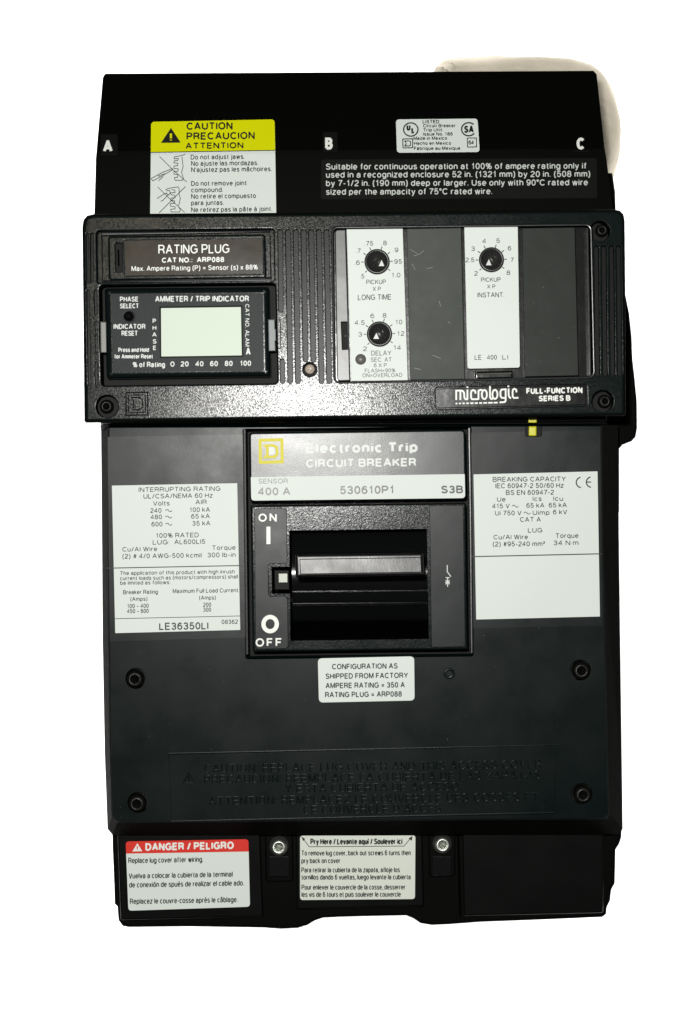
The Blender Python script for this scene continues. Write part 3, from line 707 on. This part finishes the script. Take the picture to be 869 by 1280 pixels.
def dial(parent, cx, cy, r, tri, sl0, sl1):
    mb = MB()
    mb.disc(cx, cy, [(r, 126.5), (r, 127.6), (r*0.94, 128.0), (r*0.80, 128.0), (r*0.74, 127.3), (0.05, 127.3)], 'dial', 40, cap=False)
    mb.bar([sl0, sl1], 4.8, 128.1, 127.2, 'dial')
    mb.stroke([sl0, sl1], 1.3, 128.16, 'deep')
    tx, ty = tri
    mb.flat([(tx-3.5, ty+3.6), (tx+3.5, ty+3.6), (tx+0.2, ty-4.0)], 128.3, 'softwhite')
    mb.build('dial', parent)
dial(plate1, 471.4, 327.5, 15.5, (477.0, 329), (465.6, 333.6), (475.6, 320.4))
dial(plate1, 474.4, 417.8, 15.5, (470.4, 420), (472, 409.6), (482.4, 423.4))
dial(plate2, 614.2, 325, 15.3, (611, 328), (612, 316.6), (624, 331.4))
mb = MB(); mb.disc(451, 449.2, [(6.7, 126.6), (6.6, 126.75), (0.05, 126.78)], 'clip', 24, cap=False); mb.build('indicator_lamp', plate1)
zt = 126.72
def ticks(mb, cx, cy, r, angs):
    for a in angs:
        c_, s_ = math.cos(math.radians(a)), math.sin(math.radians(a))
        ln = 4.8 if 20 < a < 160 else 4.2
        mb.stroke([(cx+c_*(r+1), cy-s_*(r+1)), (cx+c_*(r+ln), cy-s_*(r+ln))], 1.15, zt, 'ink')
mb = MB()
rows = [('.5', 450, 455.6, 348.2, 5.8), ('.6', 443, 450, 331.2, 5.8), ('.7', 445, 451, 316.4, 5.8), ('.75', 456, 466.6, 307.2, 5.8), ('.8', 477, 483.6, 306.6, 5.8), ('.9', 491.4, 498, 315.4, 5.8), ('.95', 491, 502.6, 329.8, 5.8), ('1.0', 489.4, 500.6, 346.8, 5.8),
  ('PICKUP', 458, 482.4, 355.4, 5.8), ('X P', 466, 476.2, 363.8, 5.4), ('LONG TIME', 447.4, 489.4, 375.2, 7.0),
  ('2', 454, 458.8, 438.8, 5.8), ('3', 448, 452.8, 420.8, 5.8), ('4.5', 443.4, 456, 406.2, 5.8), ('6', 463, 468, 397.8, 5.8), ('8', 478.4, 483.2, 397.2, 5.8), ('10', 494.2, 503, 405.4, 5.8), ('12', 496.4, 505.6, 419.8, 5.8), ('14', 491.8, 501.4, 437.4, 5.8)]
for r in rows: text(mb, r[0], r[1], r[2], r[3], r[4], zt, 'ink', 0.115, -0.012)
for r in [('DELAY', 464, 489.4, 444.6, 6.4), ('SEC. AT', 463.4, 489.8, 452.4, 5.6), ('6 X P', 467.4, 483.6, 459.2, 5.2), ('FLASH=90%', 456, 494.4, 465.8, 5.0), ('ON=OVERLOAD', 453, 503, 471.8, 5.2)]:
    text(mb, r[0], r[1], r[2], r[3], r[4], zt, 'greyink', 0.13, -0.012)
A8 = (221, 180, 147, 117, 72, 37, 3, -33)
ticks(mb, 471.4, 327.5, 15.5, A8); ticks(mb, 474.4, 417.8, 15.5, A8)
mb.build('lettering', plate1)
mb = MB()
for r in [('2', 593, 597.4, 344.6, 5.8), ('2.5', 582, 593, 327.8, 5.8), ('3', 589.2, 593.8, 313.8, 5.8), ('4', 603, 607.8, 304.2, 5.8), ('5', 620.4, 625, 303.8, 5.8), ('6', 634.8, 639.2, 313.2, 5.8), ('7', 638.4, 642.2, 327.8, 5.8), ('8', 633.2, 638, 343.8, 5.8),
  ('PICKUP', 601.4, 626, 352.4, 5.6), ('X P', 609, 619.4, 360.8, 5.2), ('INSTANT.', 597, 630.4, 371.8, 6.2), ('LE', 593.4, 602.2, 449.8, 6.2), ('400', 609, 621.2, 449.6, 6.0), ('LI', 628, 635.2, 449.4, 6.0)]:
    text(mb, r[0], r[1], r[2], r[3], r[4], zt, 'ink', 0.115, -0.008)
ticks(mb, 614.2, 325, 15.3, A8); mb.build('lettering', plate2)

# ---- nameplate strip
mb = MB(); mb.plate(rq((546, 485.8), (732.4, 481.6), (733, 506.2), (547, 510.4), 2.5), 127.7, 126.9, 'gloss', 0.25); name_p = mb.build('nameplate', br)
zt = 127.95
letters(name_p, [('FULL-FUNCTION', 658, 728.2, 492.6, 7.6, dict(wt=0.2)), ('SERIES B', 673.4, 713.2, 501.8, 7.2, dict(wt=0.2))], zt, 'white', slope=-0.018)
mb = MB(); w = 2.1; lg = []
lg.append([(570.4, 500), (570.4, 488.4), (576.2, 488.2), (578.6, 488.8), (580.2, 491), (580.6, 497), (582, 499), (585, 499.2)])
lg.append([(575.6, 488.4), (575.6, 500)]); lg.append([(584.4, 487), (584.4, 499.2)]); lg.append([(584.4, 482.8), (584.4, 485)])
lg.append([(594.6, 492), (594, 488.6), (591.6, 487.6), (589.4, 488.8), (588.8, 492), (589, 497.4), (590.2, 499), (598.2, 499)])
lg.append([(598.2, 499.6), (598.2, 488.6), (600.4, 487.4), (603, 487.6)])
lg.append(arc(605.6, 493.2, 3.2, 5.7, 0, 360, 16)[:-1]+['c'])
lg.append([(612.6, 482.6), (612.6, 496.6), (614, 498.6), (616, 498.8)])
lg.append(arc(618.8, 493, 3.2, 5.7, 0, 360, 16)[:-1]+['c'])
lg.append([(632.2, 497.4), (627.6, 497.4), (625.8, 495.4), (625.6, 489.6), (627, 487), (632.2, 486.6), (632.2, 500.6), (631, 502.6), (624.6, 503)])
lg.append([(635.8, 485.8), (636, 494.6), (637.4, 497.2), (639, 497.4)]); lg.append([(635.6, 481.8), (635.6, 484)])
lg.append([(645.8, 490.4), (645.4, 487.2), (643.2, 486), (641.4, 487), (640.8, 490), (641, 495.6), (642.4, 497.4), (648.2, 497.2)])
for i, p in enumerate(lg):
    cl = p[-1] == 'c'
    mb.stroke(p[:-1] if cl else p, w, zt+0.008*(i % 4), 'white', cl)
for a, b in ((569.6, 571.8), (573.9, 576.2), (578.3, 581), (583.1, 586.2), (588, 591.9), (593.6, 597.4), (599.1, 602.7), (604.3, 608.9), (610.3, 616), (617.2, 622.2)):
    mb.stroke([(a, 504.4-(a-570)*0.022), (b, 504.4-(b-570)*0.022)], 1.9, zt, 'white')
mb.build('logo', name_p)

# ---- operating block: faceplate, frame, handle
mb = MB(); mb.plate(rq((311.4, 540.6), (581.6, 537), (583.2, 624), (312.4, 627.4), 5), 110.6, (99,), 'face', 0.7)
face = mb.build('faceplate', br)
mb = MB(); mb.plate(rq((313.6, 596.4), (581, 592.6), (581.6, 622.6), (314.2, 625.8), (0, 0, 4, 4)), 110.8, 110.4, 'paper'); mb.build('white_stripe', face)
mb = MB()
mb.stroke([(325.2, 550.4), (352.4, 549.6), (352.8, 577.2), (325.6, 578)], 3.9, 110.75, 'goldink', True)
mb.stroke([(331.4, 557), (342, 556.6), (346.2, 559.4), (346.6, 567.6), (343.6, 571), (331.8, 571.4), (334.4, 568.6), (334.4, 559.6)], 3.4, 110.75, 'goldink', True)
mb.flat([(336.4, 559.2), (343, 559), (343.6, 568), (336.6, 568.6)], 110.74, 'softwhite')
mb.build('emblem', face)
letters(face, [('Electronic Trip', 382.4, 522.2, 567, 13, dict(wt=0.21)), ('CIRCUIT BREAKER', 382.6, 520.4, 584.6, 10.6, dict(wt=0.185))], 110.78, 'softwhite', slope=-0.012)
letters(face, [('SENSOR', 323, 360, 604.6, 6.2), ('400 A', 322.8, 363, 619.2, 9.8, dict(wt=0.15)), ('530610P1', 425, 493, 617.8, 10.4, dict(wt=0.15)), ('S3B', 551.4, 579, 616.8, 9.8, dict(wt=0.17))], 111.0, 'faceink', slope=-0.008)

mb = MB()
fo = rq((313.4, 632), (582.4, 628.6), (585, 811.6), (316, 815), 2)
op = [(361.6, 663), (533.6, 661), (536.2, 798.6), (363, 801), (362.6, 742), (340, 742.2), (339.4, 708.6), (362, 708.2)]
mb.plate(fo, 110.6, (99.05,), 'grain', 0.7, [(op, 96.0, 0, None)][:0] or [(op, None, 0.0, None)])
frame = mb.build('handle_frame', br)
lab = [(318, 638), (321, 635.6), (356, 635), (358.6, 637.6), (359.2, 704.4), (337.6, 705), (335.4, 707.4), (335.8, 743.2), (338, 745.8), (357, 745.6), (359.8, 749), (360.4, 808), (357.6, 811), (322, 811.8), (319.2, 809)]
mb = MB(); mb.plate(lab, 111.0, 110.5, 'film', 0.2); pl = mb.build('position_label', frame)
mb = MB(); mb.plate(rq((537, 632), (579.4, 631.4), (582, 808.4), (539.4, 809.4), 3), 111.0, 110.5, 'film', 0.2)
for i, p in enumerate(([(559.2, 706.4), (559.2, 714.6), (563.8, 720.8)], [(559.6, 722), (559.6, 733.4)], [(557.2, 722), (562.2, 722)], [(557.2, 725.2), (562, 730.4)], [(562, 725.2), (557.2, 730.4)], [(556.6, 728), (562.6, 728)])):
    mb.stroke(p, 1.15, 111.2+0.008*i, 'softwhite')
mb.build('position_label', frame)
letters(frame, [('OFF', 319.6, 352.6, 808.4, 10.6, dict(track=1.5)), ('O', 326.8, 348.8, 791.8, 23.2, dict(wt=0.19))], 111.2, 'white', name='off_mark', wt=0.16, slope=-0.008)
mb = MB(); text(mb, 'ON', 323.2, 346, 652.2, 10.2, 111.2, 'white', 0.16, -0.008, 1.6); mb.flat([(333.2, 658.4), (338, 658.2), (338.2, 680), (333.2, 680.2)], 111.2, 'white'); mb.build('on_mark', frame)

mb = MB()
mb.plate(rq((342, 712), (362, 712), (362.6, 738), (342.6, 738), 1), 100, (62.2,), 'deep', 0.5)
mb.plate(rq((348.4, 717), (359.4, 716.8), (359.6, 728), (348.6, 728.2), 0.5), 101.5, (99.5,), 'cream', 0.2)
mb.build('position_flag', br)

# rocker drum with the handle bar standing on it
mb = MB()
def strip(rows, m, smooth=True):
    for (a, b) in zip(rows, rows[1:]):
        mb.face([P(*a[0]), P(*a[1]), P(*b[1]), P(*b[0])], m, smooth)
prof = []
for i in range(13):
    t = i/12; y = 664+t*110; prof.append(((364.4+t*1.4, y+0.6, 94+11*math.sin(math.pi*(0.12+0.76*t))), (532.6+t*2.6, y-0.8, 94+11*math.sin(math.pi*(0.12+0.76*t)))))
strip(prof, 'gloss')
mb.face([P(365.8, 774.6, 98), P(535.2, 773.2, 98), P(535.2, 775.6, 97), P(365.8, 777, 97)], 'gloss')
mb.face([P(365.8, 777, 97), P(535.2, 775.6, 97), P(536, 800, 70), P(364, 802, 70)], 'deep')
for y0, rr in ((740, 1.5), (757, 1.2)):
    mb.bar([(366, y0+0.6), (534.4, y0-0.8)], 3.4, 104.6 if y0 < 750 else 102.6, 99, 'gloss')
bo = rq((368.4, 692.4), (529.4, 690.4), (531, 719.6), (369.6, 722), 3)
hz = lambda x, y: 127.6+(y-706)*0.019
mb.plate(bo, hz, (96,), 'handle', 1.2, (), 'gloss', True)
hf = rq((374.4, 698.6), (526.4, 696.4), (527.4, 715.6), (375.2, 718), 1.0)
mb.plate(hf, lambda x, y: hz(x, y)+0.35, lambda x, y: hz(x, y)-0.3, 'handle', 0.3)
mb.build('handle', br)

# ---- trip button
mb = MB()
mb.plate(rect(656.6, 532.6, 677.6, 546, 2), 110.4, (109.5,), 'deep', 0.2)
mb.plate(rect(661, 532.8, 670.8, 545, 1.2), 113.0, (109.6,), 'button', 0.5)
mb.plate(rect(660.6, 521.4, 671, 528.4, 0.6), 114.6, (111,), 'button', 0.3)
mb.build('trip_button', br)

# ---- rating labels
film1 = sheet('rating_label', ((134.6, 546), (303.4, 543), (307.8, 797), (137.4, 802)), 1.5, 110.25, 'film', th=0.3)
mb = MB(); mb.plate(rq((140, 607), (296.6, 604), (300.4, 787.4), (144.2, 791.4)), 110.45, 110.2, 'paper')
for a, b, wd in (((133.6, 710.2), (306, 706.8), 1.2), ((144, 773.4), (305, 769.8), 0.8)): mb.stroke([a, b], wd, 110.62, 'ink')
mb.build('printed_panel', film1)
S1 = dict(wt=0.12)
letters(film1, [('INTERRUPTING RATING', 173.4, 275.6, 615.2, 6.0), ('UL/CSA/NEMA 60 Hz', 179.4, 266, 623.4, 6.0), ('Volts', 191.4, 212.2, 632.2, 6.0), ('AIR', 244.4, 258.6, 630.6, 6.0),
  ('240', 188, 202, 641.2, 6.0), ('~', 206.6, 215.4, 641.0, 6), ('100 kA', 237, 262.6, 640.2, 6.0), ('480', 188.4, 202.6, 649.2, 6), ('~', 206.6, 215.2, 649, 6), ('65 kA', 239, 262.4, 648.4, 6),
  ('600', 189.4, 203.2, 658.2, 6), ('~', 206.8, 215.4, 658, 6), ('35 kA', 240.4, 263, 657.2, 6), ('100% RATED', 194.8, 248.6, 672.4, 6), ('LUG:', 191, 212, 680.8, 6), ('AL600LI5', 218, 256.6, 680.4, 6),
  ('Cu/Al Wire', 153, 196.6, 689.6, 5.8), ('Torque', 265, 294.6, 687.6, 5.8), ('(2) # 4/0 AWG-500 kcmil', 153, 252, 698.4, 6), ('300 lb-in', 259.4, 294.6, 696.8, 6),
  ('The application of this product with high inrush', 150, 293.4, 719, 5.0), ('current loads such as (motors/compressors) shall', 150.2, 297.6, 725.4, 5.0), ('be limited as follows:', 150.4, 213, 731.2, 5.0),
  ('Breaker Rating', 154, 197.4, 743, 5.4), ('Maximum Full Load Current', 216, 298, 741.6, 5.4), ('(Amps)', 163, 184.4, 751.4, 5.2), ('(Amps)', 249, 270, 749.8, 5.2),
  ('100 \u2013 400', 159, 186, 760.2, 5.4), ('200', 254, 264, 758.6, 5.4), ('450 \u2013 600', 159, 186, 766.6, 5.4), ('300', 254, 264, 764.8, 5.4),
  ('LE36350LI', 199, 260.6, 787.6, 9.2, dict(wt=0.145)), ('08362', 277, 297.6, 780.2, 5.6)], 110.64, 'ink', wt=0.125, slope=-0.015)
film2 = sheet('rating_label', ((588.6, 541), (750.2, 537.4), (753.4, 782), (591.8, 785.4)), 1.5, 110.25, 'film', th=0.3)
mb = MB(); mb.plate(rq((592, 593), (747, 589.2), (750, 770.6), (595.4, 774.4)), 110.45, 110.2, 'paper')
mb.stroke([(589.6, 695.8), (752.6, 692.2)], 1.3, 110.62, 'ink'); mb.build('printed_panel', film2)
letters(film2, [('BREAKING CAPACITY', 616, 707.4, 602.4, 6.2), ('IEC 60947-2 50/60 Hz', 619.4, 704.6, 610.4, 6.2), ('BS EN 60947-2', 632.4, 692.6, 618.8, 6.2), ('Ue', 621.4, 632, 627.2, 6), ('Ics', 666, 677.2, 626.4, 6), ('Icu', 691.8, 704, 626.2, 6),
  ('415 V', 615.4, 637.2, 635.6, 6), ('~', 640, 648.4, 635.4, 6), ('65 kA', 658, 680.6, 634.8, 6), ('65 kA', 686, 708.6, 634.4, 6), ('Ui 750 V', 619, 652, 644.4, 6), ('~', 654.6, 663.2, 644, 6), ('Uimp', 666, 687, 643.8, 6), ('6 kV', 691.4, 709, 643, 6),
  ('CAT A', 650, 676.2, 652.4, 6), ('LUG', 660, 678, 665.8, 6), ('Cu/Al Wire', 617, 660, 674.4, 6), ('Torque', 694.4, 723.2, 672.6, 6), ('(2) #95-240 mm\u00b2', 616, 681.4, 683.2, 6.2), ('34 N\u00b7m', 692, 723.2, 681.6, 6)], 110.64, 'ink', wt=0.125, slope=-0.008)
mb = MB()
mb.stroke([(727.4+7*math.cos(math.radians(a)), 603+6.6*math.sin(math.radians(a))) for a in range(100, 262, 12)], 1.5, 110.64, 'ink')
mb.stroke([(740+7*math.cos(math.radians(a)), 602.6+6.6*math.sin(math.radians(a))) for a in range(100, 262, 12)], 1.5, 110.64, 'ink'); mb.stroke([(733.6, 602.6), (739, 602.5)], 1.4, 110.65, 'ink')
mb.build('conformity_mark', film2)

# ---- factory label
fac = sheet('factory_label', ((397.4, 823), (517.8, 820.4), (518.4, 875.6), (398.8, 878.2)), 5, 110.3, 'paper', th=0.35)
letters(fac, [('CONFIGURATION AS', 415, 497.2, 836.8, 7.0), ('SHIPPED FROM FACTORY', 407, 510.2, 848.8, 7.0), ('AMPERE RATING = 350 A', 407, 506.2, 860.6, 7.0), ('RATING PLUG = ARP088', 406.4, 502.4, 872, 7.0)], 110.5, 'ink', wt=0.15, slope=-0.012)

# ---- lug cover
mb = MB()
lo = [(140.4, 1038), (141, 1060), (142.6, 1100), (143.6, 1130), (147, 1133), (148.2, 1150), (153.4, 1157.4), (160, 1158.8), (240, 1158), (330, 1159.4), (352, 1161), (372, 1160), (384, 1156.4), (394, 1150.4), (404, 1147), (440, 1145.6), (508, 1144.2), (517, 1148), (526, 1154), (540, 1156.2),
      (560, 1155.4), (600, 1152.4), (680, 1149.4), (753, 1146.2), (757.8, 1142.6), (758.6, 1134), (762.6, 1126), (764.2, 1112), (768.6, 1104), (769.4, 1062), (774, 1055), (776.8, 1046), (777, 1036)]
mb.plate(lo, 94, (2,), 'dull', 0.8, (), 'side_shade', True)
for q, r, zt_ in ((rq((147, 1041), (325, 1039), (329, 1146), (151, 1150), 2), 2, 98.0), (rq((370, 1040), (528, 1039), (530, 1133), (371, 1137), 2), 2, 96.4), (rq((578, 1038), (755, 1036), (754, 1141), (580, 1145), 2), 2, 98.0)):
    mb.plate(q, zt_, 93.8, 'lug', 0.6)
for q in (rq((332, 1041), (365.4, 1040.6), (366.2, 1101), (333, 1101.6), 3), rq((536, 1040), (568.4, 1039.6), (568.6, 1094.6), (537.4, 1095.4), 3)):
    mb.bar(q, 2.0, 95.0, 93.8, 'lug', True)
    x0_ = min(p[0] for p in q)+2; x1_ = max(p[0] for p in q)-2; ym = (q[0][1]+q[-1][1])/2
    mb.plate(rect(x0_+2, 1070, x1_-2, 1096, 1), 94.5, 93.8, 'gloss', 0.3)
mb.bar([(572.6, 1040), (575.4, 1145)], 3.0, 98.2, 93.8, 'lug')
lug = mb.build('lug_cover', br)
for cx, cy in ((349.2, 1056.4), (552.6, 1053.4)):
    screw(lug, cx, cy, 12.0, 95.6, 'steel', dome=3.6)

dang = sheet('danger_label', ((157.2, 1051.8), (310.6, 1049), (312.6, 1133.4), (160.6, 1138.4)), 4, 98.3, 'paper', th=0.4)
mb = MB(); mb.plate(rq((157.2, 1051.8), (310.6, 1049), (311, 1064.4), (157.8, 1067), (4, 4, 0, 0)), 98.45, 98.1, 'red'); mb.build('header_band', dang)
mb = MB(); mb.flat([(165.6, 1064.4), (178, 1064), (171.8, 1054)], 98.6, 'white'); text(mb, '!', 171, 172.6, 1063.2, 6.2, 98.7, 'red', 0.2, 0); mb.build('warning_triangle', dang)
mb = MB(); text(mb, 'DANGER / PELIGRO', 181.8, 292.4, 1063.6, 9.6, 98.6, 'white', 0.19, -0.02)
for r in [('Replace lug cover after wiring.', 160.4, 254.2, 1079.2, 7.0), ('Vuelva a colocar la cubierta de la terminal', 161, 291, 1098.4, 7.0), ('de conexi\u00f3n de spu\u00e9s de realizar el cable ado.', 161.4, 305.2, 1109.6, 7.0), ('Replacez le couvre-cosse apr\u00e8s le c\u00e2blage.', 162.4, 297.4, 1130.2, 7.0)]:
    text(mb, r[0], r[1], r[2], r[3], r[4], 98.5, 'ink', 0.13, -0.018)
mb.build('lettering', dang)
pry = sheet('pry_label', ((375.2, 1044.6), (519.4, 1044), (518.8, 1123.8), (375.2, 1125)), 3.5, 96.7, 'cream', th=0.4)
letters(pry, [('Pry Here / Levante aqu\u00ed / Soulever ici', 388, 503.2, 1055.8, 7.6, dict(wt=0.18)), ('To remove lug cover, back out screws 6 turns then', 376.8, 513.6, 1069.6, 6.6), ('pry back on cover', 376.8, 425.6, 1079.2, 6.6),
  ('Para retirar la cubierta de la zapata, afloje los', 376.8, 500, 1090.8, 6.6), ('tornillos dando 6 vueltas, luego levante la cubierta', 376.8, 513.6, 1099.8, 6.6), ('Pour enlever le couvercle de la cosse, desserrer', 377, 507, 1112.4, 6.6), ('les vis de 6 tours et puis soulever le couvercle', 377, 501.2, 1121.4, 6.6)], 96.9, 'ink', wt=0.13, slope=-0.003)
mb = MB(); mb.stroke([(378, 1047), (386.6, 1058.4), (505, 1057.6), (514.6, 1046.4)], 0.8, 96.9, 'ink')
mb.flat([(376.8, 1045.6), (381.6, 1048.6), (379, 1051.4)], 96.92, 'ink'); mb.flat([(515.8, 1045), (514.8, 1051), (510.8, 1048)], 96.92, 'ink'); mb.build('arrow', pry)
